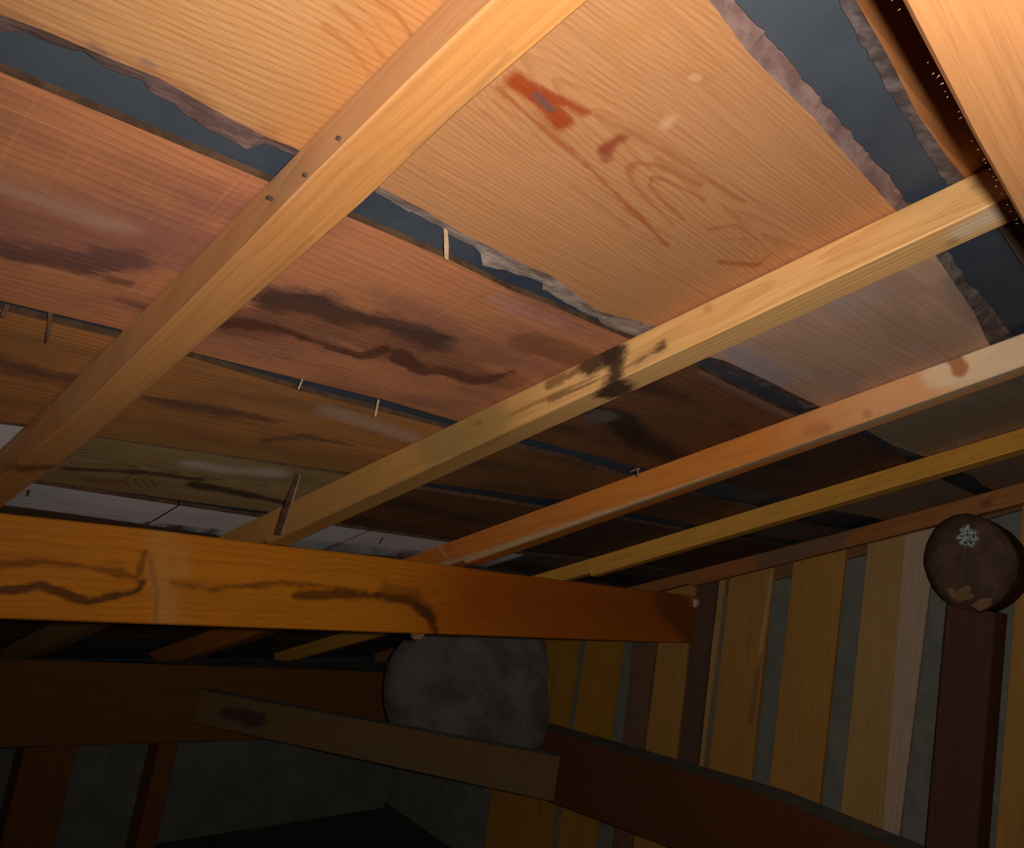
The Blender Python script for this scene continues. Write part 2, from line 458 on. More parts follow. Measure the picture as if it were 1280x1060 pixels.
# --- row 3
w3a = wood('brown_board', (.52, .215, .065), (.28, .10, .03), (.9, .025, .012, 130), .55, .0035,
           blot=(.20, .10, .045), blot_amt=.6, seed=10,
           stains=[((.13, .06, .04), .7, .016, .012, .03, rp((0, 455), (60, 470), (120, 480))),
                   ((.10, .055, .04), .7, .008, .008, .026, rp((190, 500), (260, 512), (340, 525))),
                   ((.10, .06, .04), .6, .006, .006, .02, rp((330, 550), (380, 545), (440, 556))),
                   ((.52, .36, .27), .55, .014, .014, .02, rp((410, 512), (470, 532), (540, 555))),
                   ((.30, .17, .05), .6, .02, .02, .02, rp((130, 540), (250, 560), (430, 585)))])
board(U0, .262, G2L, G3U, w3a)
board(.262, .728, G2L, G3U, w3a, label='brown board with dark streaks and a pale bloom')
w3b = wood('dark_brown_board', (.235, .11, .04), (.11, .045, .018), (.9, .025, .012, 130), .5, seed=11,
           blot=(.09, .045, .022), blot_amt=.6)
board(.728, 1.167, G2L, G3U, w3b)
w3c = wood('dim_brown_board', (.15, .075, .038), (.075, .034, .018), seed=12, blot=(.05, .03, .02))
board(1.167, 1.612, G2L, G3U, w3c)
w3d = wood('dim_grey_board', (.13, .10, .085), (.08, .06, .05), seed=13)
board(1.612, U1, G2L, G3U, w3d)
# --- row 4
M_PALE = wood('pale_grey_board', (.80, .80, .82), (.64, .63, .62), (1.2, .05, .01, 60), .25, seed=14, blot=(.60, .61, .65), blot_amt=.6, fibre=.08)
board(U0, .262, G3L, flat(1.20), M_PALE, label='pale grey board')
w4a = wood('olive_board', (.42, .30, .13), (.20, .10, .04), (1.12, .012, .10, 130), .75, .003, seed=15,
           blot=(.24, .16, .075), blot_amt=.5,
           stains=[((.05, .032, .028), .85, .008, .007, .018, rp((85, 585), (130, 588), (190, 592), (250, 600))),
                   ((.04, .028, .026), .9, .011, .008, .018, rp((245, 605), (280, 612), (330, 622), (360, 630))),
                   ((.60, .50, .42), .75, .016, .016, .02, rp((240, 580), (275, 586), (345, 592))),
                   ((.22, .09, .03), .6, .010, .006, .012, rp((110, 600), (140, 602))),
                   ((.17, .08, .03), .7, .0016, .0014, .002, rp((200, 593), (188, 600), (196, 608))),
                   ((.17, .08, .03), .7, .0016, .0014, .002, rp((190, 593), (178, 600), (186, 608))),
                   ((.17, .08, .03), .7, .0016, .0014, .002, rp((180, 593), (168, 600), (176, 608))),
                   ((.17, .08, .03), .7, .0016, .0014, .002, rp((166, 593), (154, 600), (162, 608)))])
board(.262, .728, G3L, G4U, w4a, label='olive-brown board with a black stain and ringed knot')
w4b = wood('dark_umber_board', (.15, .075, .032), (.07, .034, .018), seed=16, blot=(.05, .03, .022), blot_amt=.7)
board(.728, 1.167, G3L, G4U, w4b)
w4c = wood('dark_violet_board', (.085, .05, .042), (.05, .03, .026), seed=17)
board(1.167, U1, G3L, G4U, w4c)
# --- row 5: pale boards just above the middle purlin, with slanting butt joints
j1, j2, j3 = roof(200, 646)[0], roof(430, 677)[0], roof(634, 702)[0]
v5 = 1.345
for a, b in ((.262, j1 - .002), (j1 + .002, .728), (.728, j2 - .002), (j2 + .002, 1.167), (1.167, j3 - .002), (j3 + .002, 1.4), (1.404, U1)):
    board(a, b, G4L, [(6, 631), (175, 654.5), (258, 667), (400, 688), (505, 697), (620, 711), (663, 717)], M_PALE if a < 1.2 else w3d,
          label='pale grey board' if a < 1.2 else None)
# --- rows below the purlin, down to the eave
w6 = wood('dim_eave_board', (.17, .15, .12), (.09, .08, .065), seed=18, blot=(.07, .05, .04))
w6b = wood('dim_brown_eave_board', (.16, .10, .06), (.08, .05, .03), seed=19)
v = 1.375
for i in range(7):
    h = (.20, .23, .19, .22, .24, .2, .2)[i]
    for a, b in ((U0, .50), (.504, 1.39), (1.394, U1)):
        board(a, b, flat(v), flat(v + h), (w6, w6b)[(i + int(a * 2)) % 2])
    v += h + .018

# splinters hanging from the board edges
def splinter(pts, w, mat, n0=.417, n1=.405):
    V, F = [], []
    P = []
    for i, (x, y) in enumerate(pts):
        nn = n0 + (n1 - n0) * i / (len(pts) - 1)
        u, v_ = roof(x, y, nn); P.append(rw(u, v_, nn))
    side = rw(1, 0, 0) - rw(0, 0, 0)
    nor = rw(0, 0, 1) - rw(0, 0, 0)
    for i, p in enumerate(P):
        ww = w[i] if isinstance(w, (list, tuple)) else w
        for s, t in ((-1, -.5), (1, -.5), (.8, .5), (-.7, .5)):
            V.append(p + side * ww * .5 * s + nor * ww * .4 * t)
    for i in range(len(P) - 1):
        for j in range(4):
            F.append([i * 4 + j, i * 4 + (j + 1) % 4, i * 4 + 4 + (j + 1) % 4, i * 4 + 4 + j])
    F += [[3, 2, 1, 0], [len(V) - 4 + j for j in range(4)]]
    return put('splinter', V, F, [(p.x, p.y) for p in V], [mat], parent=ceiling)

splinter([(557, 287), (558, 305), (558, 323)], [.0045, .0055, .0045], M_SPLINT, .424, .412)
splinter([(63, 392), (62, 408), (58, 428)], [.004, .004, .002], M_DARKSPLINT)
splinter([(9, 381), (4, 395)], [.004, .004], M_DARKSPLINT)
splinter([(378, 474), (373, 486)], [.002, .002], M_SPLINT)
splinter([(473, 500), (471, 510), (469, 520)], [.003, .003, .004], M_SPLINT)
splinter([(788, 590), (796, 586), (799, 586)], [.004, .006, .006], M_SPLINT, .41, .40)
splinter([(797, 586), (797, 596)], [.006, .004], M_SPLINT, .40, .395)
splinter([(372, 592), (364, 615), (355, 642), (347, 667)], [.003, .007, .011, .012], M_DARKSPLINT, .409, .372)
splinter([(375, 594), (368, 617), (360, 644), (352, 668)], [.002, .003, .004, .004], M_SPLINT, .406, .370)
splinter([(36, 612), (34, 620)], [.005, .003], M_DARKSPLINT, .418, .415)
splinter([(479, 672), (474, 680)], [.004, .003], M_DARKSPLINT, .418, .414)

# ---------------------------------------------------------------- rafters
def lines(t, mm, b, ne=HR):
    """pixel polylines of a rafter's top-left, bottom-left and bottom-right edges -> functions of v giving u."""
    T = sorted((v, u) for u, v in (roof(x, y, HB) for x, y in t))
    Mm = sorted((v, u) for u, v in (roof(x, y, ne) for x, y in mm))
    B = sorted((v, u) for u, v in (roof(x, y, ne) for x, y in b)) if b else None
    return T, Mm, B

def lin(pts):                                # least-squares straight edge
    n = len(pts); sx = sum(p[0] for p in pts) / n; sy = sum(p[1] for p in pts) / n
    q = sum((p[0] - sx) ** 2 for p in pts)
    k = sum((p[0] - sx) * (p[1] - sy) for p in pts) / q if q > 1e-6 else 0
    return lambda v: sy + k * (v - sx)

def rafter(T, Mm, B, va, vb, mat, label, umax=9.0, straight=True, width=.040, top=HB - .001, bot=HR):
    if straight:
        fm = lin(Mm); ft = lin(T); fb = lin(B) if B else (lambda v: fm(v) + width)
    else:
        fm = lambda v: interp(Mm, v); ft = lambda v: interp(T, v); fb = (lambda v: interp(B, v)) if B else (lambda v: fm(v) + width)
    vs = [va + (1.2856 - va) * i / 12 for i in range(13)] + [1.2862, 1.408, 1.4085, 2.0, vb]   # notched over the middle purlin
    rings = []
    for v_ in vs:
        w_ = min(v_, 1.4)
        a, b_, c = min(ft(w_), umax - .034), min(fm(w_), umax - .032), min(fb(w_), umax)
        z = bot + (.009 if 1.2859 < v_ < 1.4082 else 0)
        rings.append([rw(a, v_, top), rw(b_, v_, z), rw(c, v_, z), rw(min(umax, c + (a - b_) * .5), v_, top)])
    o = beam('rafter', rings, vs, [mat], .0016)
    thing(o, label, 'rafter', None)
    return o, ft, fm, fb

def side_pt(x, y, u):                        # pixel on a rafter's side face -> (v, perimeter)
    r = ray(x, y); k = u / r.x
    vv, nn = (r.y * CS - r.z * SN) * k, (r.y * SN + r.z * CS) * k
    return vv, HB - nn
def bot_pt(x, y, u):
    uu, vv = roof(x, y, HR); return vv, .044 + uu - u

R1 = lines([(555, 0), (380, 180), (215, 350), (143, 421), (72, 492), (0, 560)], [(617, 0), (525, 90), (490, 117), (260, 355), (79, 534), (7, 592)],
           [(738, 0), (640, 77), (435, 272), (234, 445), (124.5, 541.5), (0, 636)])
R2 = lines([(1213, 212), (1040, 297), (880, 381), (766, 436), (626, 503.6), (400, 605)], [(1240, 257), (1041, 353), (800, 458), (700, 505), (450, 628)],
           [(1250, 281), (1128, 337.5), (800, 485), (880, 454.5), (641.5, 556), (521, 609)])
R3 = lines([(1280, 413), (1004, 515), (800, 594), (570, 672)], [(1280, 458), (1004, 553), (800, 628)], [(1280, 470), (1004, 563), (800, 637.5)])
R4 = lines([(1280, 534), (989, 620.6), (800, 679)], [(1280, 560), (800, 702)], [(1280, 568), (800, 706)])
R5 = lines([(1280, 602), (1064, 662), (930, 697), (820, 730)], [(1280, 633), (1162, 653), (992, 699), (905, 724)], None)
tan = dict(wob=.002)
LT, DK = (.56, .31, .115), (.36, .16, .045)
m1 = wood('tan_rafter_wood', (.56, .245, .075), (.42, .17, .045), (.03, .03, .01, 150), .4, .003, seed=21, rough=.55,
          blot=(.50, .23, .085), blot_amt=.5,
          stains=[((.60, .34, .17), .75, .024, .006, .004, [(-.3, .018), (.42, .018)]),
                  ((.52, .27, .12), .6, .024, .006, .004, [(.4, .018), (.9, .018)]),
                  ((.36, .17, .06), .75, .003, .0025, .004, [bot_pt(640, 70, .242 - .0), bot_pt(590, 130, .242), bot_pt(520, 190, .242)]),
                  ((.38, .17, .055), .6, .003, .003, .004, [(.45, .079), (.62, .080), (.9, .078)]),
                  ((.14, .06, .03), .75, .009, .009, .020, [bot_pt(20, 585, .235), bot_pt(60, 582, .235), bot_pt(110, 580, .235)]),
                  ((.14, .06, .03), .6, .008, .008, .020, [side_pt(0, 585, .235), side_pt(12, 580, .235)]),
                  ((.20, .11, .05), .5, .004, .004, .01, [(.75, .001), (.95, .001), (1.2, .002)])])
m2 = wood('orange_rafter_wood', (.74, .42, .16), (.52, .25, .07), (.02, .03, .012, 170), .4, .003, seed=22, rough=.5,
          stains=[((.045, .024, .014), .95, .012, .010, .030, [side_pt(742, 460, .709), side_pt(768, 448, .709)]),
                  ((.045, .024, .014), .95, .018, .009, .020, [side_pt(772, 446, .709), side_pt(772, 466, .709), bot_pt(770, 480, .709), bot_pt(768, 492, .709)]),
                  ((.075, .035, .018), .9, .006, .005, .012, [side_pt(780, 462, .709), side_pt(805, 449, .709), side_pt(830, 433, .709)]),
                  ((.10, .045, .02), .75, .004, .003, .010, [side_pt(690, 482, .709), side_pt(725, 464, .709), side_pt(750, 452, .709)]),
                  ((.09, .04, .02), .7, .0025, .002, .006, [side_pt(690, 500, .709), side_pt(730, 484, .709), side_pt(765, 468, .709)]),
                  ((.12, .06, .025), .6, .002, .002, .004, [side_pt(640, 520, .709), side_pt(700, 492, .709), side_pt(750, 470, .709)]),
                  ((.34, .155, .032), .75, .10, .12, .03, [side_pt(600, 540, .709), (2.8, .03)]),  # olive-brown lower half, with the flash falloff also put into the colour
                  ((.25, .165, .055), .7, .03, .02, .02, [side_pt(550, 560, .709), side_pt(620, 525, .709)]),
                  ((.70, .55, .38), .75, .012, .010, .008, [bot_pt(1205, 290, .709), bot_pt(1245, 270, .709)]),
                  ((.36, .18, .08), .6, .006, .005, .006, [bot_pt(1192, 304, .709)]),
                  ((.45, .19, .05), .6, .006, .004, .005, [side_pt(885, 385, .709)]),
                  ((.14, .07, .03), .5, .003, .003, .004, [side_pt(600, 530, .709), side_pt(607, 528, .709)])])
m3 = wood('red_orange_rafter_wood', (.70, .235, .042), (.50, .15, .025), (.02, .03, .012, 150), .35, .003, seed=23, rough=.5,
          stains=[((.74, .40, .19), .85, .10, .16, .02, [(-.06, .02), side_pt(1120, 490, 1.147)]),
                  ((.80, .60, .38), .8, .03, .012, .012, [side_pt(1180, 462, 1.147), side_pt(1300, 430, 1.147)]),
                  ((.40, .13, .045), .9, .011, .004, .008, [side_pt(1190, 440, 1.147), side_pt(1200, 462, 1.147)]),
                  ((.42, .17, .06), .6, .006, .004, .006, [side_pt(1084, 517, 1.147)]),
                  ((.46, .16, .05), .6, .010, .008, .008, [side_pt(1010, 538, 1.147), side_pt(1030, 535, 1.147)]),
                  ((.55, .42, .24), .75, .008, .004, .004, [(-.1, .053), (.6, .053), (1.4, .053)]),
                  ((.56, .27, .10), .6, .010, .006, .01, [side_pt(655, 655, 1.147), side_pt(660, 640, 1.147)]),
                  ((.62, .36, .14), .8, .006, .004, .004, [side_pt(553, 682, 1.147), side_pt(552, 702, 1.147)])])
m4 = wood('amber_rafter_wood', (.80, .39, .065), (.52, .22, .03), (.02, .03, .012, 150), .3, .003, seed=24, rough=.55)
m5 = wood('brown_rafter_wood', (.44, .17, .05), (.30, .11, .03), (.02, .03, .012, 150), .35, .003, seed=25, rough=.6,
          stains=[((.20, .12, .08), .8, .04, .02, .02, [side_pt(960, 695, 2.06), side_pt(1040, 672, 2.06)]),
                  ((.10, .05, .03), .6, .01, .008, .01, [side_pt(1235, 630, 2.06)])])
V_END = 2.86
r1, *_ = rafter(*R1, -.06, V_END, m1, 'broad tan rafter closest overhead, with nail holes and a dark rot band', straight=False)
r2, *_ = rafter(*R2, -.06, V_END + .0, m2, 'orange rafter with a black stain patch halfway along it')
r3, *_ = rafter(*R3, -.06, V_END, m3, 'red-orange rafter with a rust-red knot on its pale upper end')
r4, *_ = rafter(*R4, -.06, V_END, m4, 'plain amber rafter between the red-orange rafter and the gable rafter')
r5, *_ = rafter(*R5, -.06, V_END, m5, 'brown rafter lying along the top of the plank gable wall', width=.032, umax=2.108)
for o, pts in ((r1, [(418, 170), (376, 216), (331, 245)]),):
    for x, y in pts:                          # nail heads on the side of the near rafter
        vv, per = side_pt(x, y, .235)
        c = rw(.2385, vv, HB - per)
        V, F = [], []
        for k in range(8):
            a = k / 8 * math.tau
            for du, rr in ((-.0012, .0016), (.003, .0016)):
                V.append(c + (rw(du, rr * math.cos(a), rr * math.sin(a)) - rw(0, 0, 0)))
        F = [[2 * k, 2 * ((k + 1) % 8), 2 * ((k + 1) % 8) + 1, 2 * k + 1] for k in range(8)] + [[2 * k for k in range(8)][::-1], [2 * k + 1 for k in range(8)]]
        put('nail', V, F, None, [M_STEEL], parent=o)

# ---------------------------------------------------------------- purlins
# near purlin, just overhead at the top right: its sawn underside faces the lens
zb = .23
e = [onz(x, y, zb) for x, y in ((1123, 0), (1215, 173), (1279, 285))]
k = (e[-1][1] - e[0][1]) / (e[-1][0] - e[0][0]); k = k * .7
def edge_y(X):
    if X < e[0][0]: return e[0][1] + k * .2 * (X - e[0][0])
    if X > e[-1][0]: return e[-1][1] + .12 * k * (X - e[-1][0])
    return interp(e, X)
xs = [U0] + [.1, .2, .2956, .36, .4226, .48, .552, .65, .9, 1.4, 2.10]
mN = wood('rough_sawn_wood', (.44, .20, .075), (.33, .13, .038), (.02, .05, .03, 90), .25, .004, seed=31, rough=.65, blot=(.40, .18, .07), blot_amt=.45)
def roof_under(Y): return (HR - Y * SN) / CS
rings = []
for X in xs:
    y1 = edge_y(X); y0 = y1 - .12
    rings.append([Vector((X, y1, roof_under(y1) - .001 + EYE)), Vector((X, y1, zb + EYE)), Vector((X, y0, zb + EYE)), Vector((X, y0, roof_under(y0) - .001 + EYE))])
near = beam('purlin', rings, xs, [mN], .003)
thing(near, 'rough-sawn orange purlin close overhead, crossing above the rafter ends', 'purlin')
# wood fuzz on its sawn arris
V, F = [], []
for i in range(34):
    X = .26 + .38 * random.random(); yy = edge_y(X)
    p = Vector((X, yy - .001 + .002 * random.random(), zb + EYE - .0005 - .001 * random.random()))
    d = Vector((random.uniform(-.6, .6), random.uniform(.2, 1), random.uniform(-.6, .1))).normalized() * random.uniform(.0006, .002)
    s = Vector((.00025, -.00015, .00015)); n0 = len(V)
    V += [p - s, p + s, p + d]; F.append([n0, n0 + 1, n0 + 2])
    V += [p + Vector((0, .0002, .0002))]; F += [[n0, n0 + 2, n0 + 3], [n0 + 1, n0 + 3, n0 + 2]]
M_FUZZ = plain('wood_fuzz', (.5, .33, .18), (.55, .40, .25))
fz = put('wood_fuzz', V, F, [(p.x, p.y) for p in V], [M_FUZZ], parent=near); fz['kind'] = 'stuff'

# middle purlin
YP = 1.334
PT = sorted(ony(x, y, YP) for x, y in ((0, 640.6), (172, 659), (400, 688), (480, 695), (662, 720), (805, 737)))
PB = sorted(ony(x, y, YP) for x, y in ((0, 772.6), (400, 789), (480, 791.7), (797.5, 801.7)))
_ft, fb = lin(PT), lin(PB)
ft = lambda X: interp(PT, X)
def pp(x, y):
    X, Z = ony(x, y, YP); return X, ft(X) - Z
xs = [U0, -.3, 0, .3, .5, .7, .9, 1.1, 1.3, 1.5, 1.7, 1.9, 2.118]
DKS = (.05, .018, .008)
mP = wood('purlin_wood', (.66, .22, .013), (.44, .125, .006), (.06, .03, .012, 110), .5, .004, seed=32, rough=.5,
          blot=(.52, .17, .012), blot_amt=.5,
          stains=[((.38, .075, .007), .85, .12, .14, .05, [pp(600, 745), pp(900, 765)]),
                  ((.60, .30, .08), .5, .020, .024, .02, [pp(203, 668), pp(205, 720), pp(208, 780)]),
                  ((.66, .28, .08), .5, .010, .014, .012, [pp(228, 690), pp(232, 712)]),
                  ((.30, .15, .05), .6, .004, .003, .006, [pp(188, 700), pp(196, 740), pp(194, 775)]),
                  (DKS, .8, .005, .004, .012, [pp(0, 738), pp(20, 738), pp(50, 730), pp(80, 742), pp(110, 752), pp(140, 746), pp(172, 740), pp(178, 728)]),
                  (DKS, .55, .004, .004, .010, [pp(0, 707), pp(60, 702), pp(130, 712), pp(172, 722), pp(182, 690)]),
                  ((.09, .03, .01), .6, .004, .004, .014, [pp(212, 728), pp(262, 737), pp(310, 732), pp(350, 728), pp(420, 735), pp(470, 742)]),
                  (DKS, .75, .008, .006, .014, [pp(370, 745), pp(420, 744), pp(480, 745), pp(515, 752), pp(535, 768), pp(545, 792)]),
                  (DKS, .45, .012, .010, .014, [pp(480, 735), pp(520, 745), pp(540, 770)]),
                  ((.16, .06, .015), .7, .05, .02, .02, [pp(830, 745), pp(880, 800)])])
rings = []
for X in xs:
    rings.append([Vector((X, YP, ft(X) + EYE)), Vector((X, YP, fb(X) + EYE)), Vector((X, YP + .105, fb(X) + EYE)),
                  Vector((X, YP + .105, ft(X) - .105 * SN / CS + EYE))])
pur = beam('purlin', rings, xs, [mP], .003)
thing(pur, 'orange purlin with long wavy black stains, carrying the rafter laps', 'purlin')
# pale peg near its far end, and a torn chip hanging from its stained lower edge
X, Z = ony(868, 753, YP)
V, F = [], []
c = Vector((X, YP - .006, Z + EYE))
for j, (dy, rr) in enumerate(((.010, .010), (0, .011), (-.006, .006))):
    for q in range(10):
        a = q / 10 * math.tau; w_ = 1 + .2 * math.sin(3 * a)
        V.append(c + Vector((rr * w_ * math.cos(a), dy, rr * w_ * math.sin(a) * 1.2)))
for j in range(2):
    for q in range(10): F.append([j * 10 + q, j * 10 + (q + 1) % 10, j * 10 + 10 + (q + 1) % 10, j * 10 + 10 + q])
F.append(list(range(20, 30)))
o = put('peg', V, F, None, [plain('pale_peg', (.55, .40, .28), (.62, .5, .38))], parent=pur); o['label'] = 'pale peg'
X, Z = ony(527, 799, YP)
V = [Vector((X + a, YP + .01 + b, Z + c_ + EYE)) for a, b, c_ in ((-.018, 0, .014), (.02, 0, .016), (.016, .02, .014), (-.015, .02, .014), (-.010, .004, -.004), (.012, .004, -.002), (.008, .014, -.003), (-.008, .014, -.004))]
put('loose_chip', V, [[0, 1, 5, 4], [1, 2, 6, 5], [2, 3, 7, 6], [3, 0, 4, 7], [4, 5, 6, 7], [3, 2, 1, 0]], None, [plain('chip_wood', (.35, .17, .06), (.42, .22, .09))], parent=pur)

# ---------------------------------------------------------------- gable wall at the end of the house
XW = 2.12
FLOOR = 0.0
M_BACK = plain('grey_sheet', (.16, .165, .135), (.22, .22, .18), (14, 14, 14), .8, .2)
def z_top(Y): return (HR - Y * SN) / CS + .04
wall = put('wall_gable', [Vector((X, Y, Z)) for X in (XW + .022, XW + .03) for (Y, Z) in ((-.5, FLOOR), (2.75, FLOOR), (2.75, z_top(2.75) + EYE), (-.5, z_top(-.5) + EYE))],
           [[0, 1, 2, 3], [7, 6, 5, 4], [0, 4, 5, 1], [1, 5, 6, 2], [2, 6, 7, 3], [3, 7, 4, 0]], None, [M_BACK])
structure(wall, 'gable end wall of upright planks over a grey-green sheet')

def plank(tl, tr, bl, br, mat, X=XW, th=.014, label=None):
    """Upright plank; its four px corners give the left and right edges, carried down to the floor and up under the gable rafter."""
    def edge(a, b):
        a, b = onx(*a, X), onx(*b, X)
        s = (a[0] - b[0]) / (a[1] - b[1])
        lo = b[0] + s * (-EYE + FLOOR - b[1])
        z = a[1]
        for _ in range(4): z = z_top(a[0] + s * (z - a[1])) - .012
        return (b[0] + s * .5 * (-EYE - b[1]), -EYE + .001), (a[0], a[1]), (a[0] + s * .3 * (z - a[1]), z)
    L, R = edge(tl, bl), edge(tr, br)
    V, F, T = [], [], []
    for i in range(3):
        for dx, q in ((0, L[i]), (0, R[i]), (th, R[i]), (th, L[i])):
            V.append(Vector((X + dx, q[0], q[1] + EYE))); T.append((q[1], q[0]))
    for i in range(2):
        for j in range(4): F.append([i * 4 + j, i * 4 + (j + 1) % 4, i * 4 + 4 + (j + 1) % 4, i * 4 + 4 + j])
    F += [[0, 3, 2, 1], [8, 9, 10, 11]]
    o = put('board', V, F, T, [mat], parent=wall)
    if label: o['label'] = label
    return o

pW = [wood('gable_plank_%s' % nm, a, b, (.5, .04, .012, 90), .35, .003, seed=40 + i, blot=c, blot_amt=.5)
      for i, (nm, a, b, c) in enumerate((
          ('amber', (.52, .24, .03), (.34, .14, .015), (.40, .18, .03)),
          ('brown', (.52, .26, .06), (.36, .15, .02), (.40, .21, .05)),
          ('umber', (.22, .12, .065), (.14, .07, .035), (.16, .09, .06)),
          ('tan', (.52, .31, .11), (.36, .18, .035), (.42, .25, .08)),
          ('pink', (.56, .40, .27), (.40, .26, .16), (.46, .33, .24)),
          ('dark', (.15, .085, .05), (.09, .05, .03), (.12, .07, .05))))]
AMB, BRN, UMB, TAN, PNK, DRK = pW
plank((640, 800), (694.5, 802), (628, 900), (688, 897), AMB)
plank((696.5, 802), (723, 802), (690, 897), (711, 897), AMB)
plank((732, 802), (778, 803), (720, 896), (762, 918), AMB)
plank((791, 805), (821, 803), (781, 926), (804.5, 948), UMB)
plank((823, 803), (861, 803), (806.5, 948), (847, 955), BRN)
plank((863, 803), (888, 806), (849, 955), (874, 955), DRK)
plank((890, 806), (897, 806), (876, 955), (880, 955), TAN)
wz = lambda *p: [onx(x, y, XW - .004)[::-1] for x, y in p]
BRW = wood('gable_plank_waney', (.50, .25, .06), (.36, .15, .02), (.5, .04, .012, 90), .35, .003, seed=47, blot=(.40, .21, .05), blot_amt=.5,
           stains=[((.62, .42, .20), .75, .005, .005, .008, wz((966, 712), (957, 770), (950, 815))),
                   ((.22, .11, .05), .7, .006, .006, .010, wz((948, 835), (938, 900)))])
plank((912.5, 721), (966, 721), (888, 957.5), (942, 959), BRW, X=XW - .004)
plank((991, 710), (1056, 704), (965, 959), (1029.5, 959), BRN, X=XW - .004)
plank((1084, 691), (1128, 747), (1057, 959), (1111, 959), TAN, X=XW - .004)
plank((1129, 700), (1163, 729), (1112, 959), (1131, 959), PNK, X=XW - .006, label='pale pinkish plank')
plank((1267, 777), (1340, 777), (1252, 959), (1320, 959), BRN)
plank((1343, 777), (1420, 777), (1324, 959), (1390, 959), BRN)
# cross batten behind the planks, following the rafter
Y0, Z0 = onx(985, 721, XW + .012); Y1, Z1 = onx(1072, 696, XW + .012)
sl = (Z1 - Z0) / (Y1 - Y0)
V = []
for X in (XW + .006, XW + .0215):
    for Y in (1.30, .2):
        for dz in (0, .06): V.append(Vector((X, Y, Z0 + sl * (Y - Y0) + dz + EYE)))
mB = wood('batten_wood', (.24, .115, .05), (.15, .07, .03), seed=50)
put('batten', V, [[0, 1, 3, 2], [4, 6, 7, 5], [0, 2, 6, 4], [1, 5, 7, 3], [0, 4, 5, 1], [2, 3, 7, 6]], [(p.y, p.z) for p in V], [mB], parent=wall)

XT = 2.0
TT = sorted(onx(x, y, XT) for x, y in ((680, 913), (714, 921), (805, 948), (827, 957)))
ft3 = lin(TT)
zt = lambda Y: ft3(max(.95, min(1.9, Y)))
# post against the gable and the log end it carries
yl, _ = onx(1172, 880, 2.02); yr, _ = onx(1235, 880, 2.02)
ztop = onx(1205, 765, 2.02)[1] + .012
rings = [[Vector((2.02, yl, z)), Vector((2.02, yr, z)), Vector((2.115, yr, z)), Vector((2.115, yl, z))] for z in (zt(.5) + EYE + .001, .7, .8, ztop + EYE)]
mPost = wood('dark_red_post_wood', (.13, .048, .030), (.075, .028, .018), seed=51, blot=(.08, .04, .03))
thing(beam('post', rings, [.602, .7, .8, ztop + EYE], [mPost], .003), 'dark red-brown square post under the log end on the gable', 'post')

def disc_log(name, outline, centre, axis, length, back, mats, bulge=.01, seed=0, rings_=5):
    """Log stub: end face built from an outline (list of world points), running back along axis."""
    rnd = random.Random(seed); K = len(outline)
    V, F, FM, T = [], [], [], []
    V.append(centre - axis * bulge); T.append((0, 0))
    prev = None
    for j in range(1, rings_ + 1):
        f = j / rings_
        for i, p in enumerate(outline):
            d = p - centre
            off = bulge * (1 - f ** 2.5) + (rnd.uniform(-.4, .4) * bulge if j < rings_ else -bulge * .6)
            V.append(centre + d * (f if j < rings_ else 1.0) - axis * off); T.append((f * .3, i / K))
    for s, sc in ((.12, 1.0), (1.0, back)):
        for i, p in enumerate(outline):
            d = p - centre
            V.append(centre + d * sc + axis * (length * s)); T.append((s, i / K))
    for i in range(K):
        F.append([0, 1 + (i + 1) % K, 1 + i]); FM.append(0)
    R = rings_ + 2
    for j in range(R - 1):
        for i in range(K):
            a = 1 + j * K + i; b = 1 + j * K + (i + 1) % K
            F.append([a, b, b + K, a + K]); FM.append(0 if j < rings_ - 1 else 1)
    F.append([1 + (R - 1) * K + i for i in range(K)]); FM.append(1)
    o = put(name, V, F, T, mats, FM, smooth=True)
    import bmesh
    bm = bmesh.new(); bm.from_mesh(o.data); bmesh.ops.recalc_face_normals(bm, faces=bm.faces); bm.to_mesh(o.data); bm.free()
    return o

XL = 1.985
pts = [(1208, 641), (1225, 645), (1243, 656), (1258, 672), (1268, 690), (1271, 706), (1268, 722), (1260, 738), (1247, 752), (1232, 761), (1218, 766), (1204, 762),
       (1190, 758), (1176, 748), (1166, 736), (1159, 722), (1154, 706), (1154, 694), (1158, 678), (1166, 662), (1178, 650), (1192, 643)]
outl = []
for x, y in pts:
    Y, Z = onx(x, y, XL); outl.append(Vector((XL, Y, Z + EYE)))
Y, Z = onx(1212, 704, XL)
M_LOG = plain('dark_log_end', (.085, .045, .032), (.16, .085, .045), (26, 26, 26), .75, .25, .35, .75, .6, .01)
M_BARK = plain('log_bark', (.07, .045, .03), (.13, .08, .05), (40, 40, 40), .9, .1)
log1 = disc_log('log_end', outl, Vector((XL, Y, Z + EYE)), Vector((1, 0, 0)), .134, .97, [M_LOG, M_BARK], .012, 3)
thing(log1, 'round dark log end with glistening resin, on the post at the gable', 'log')
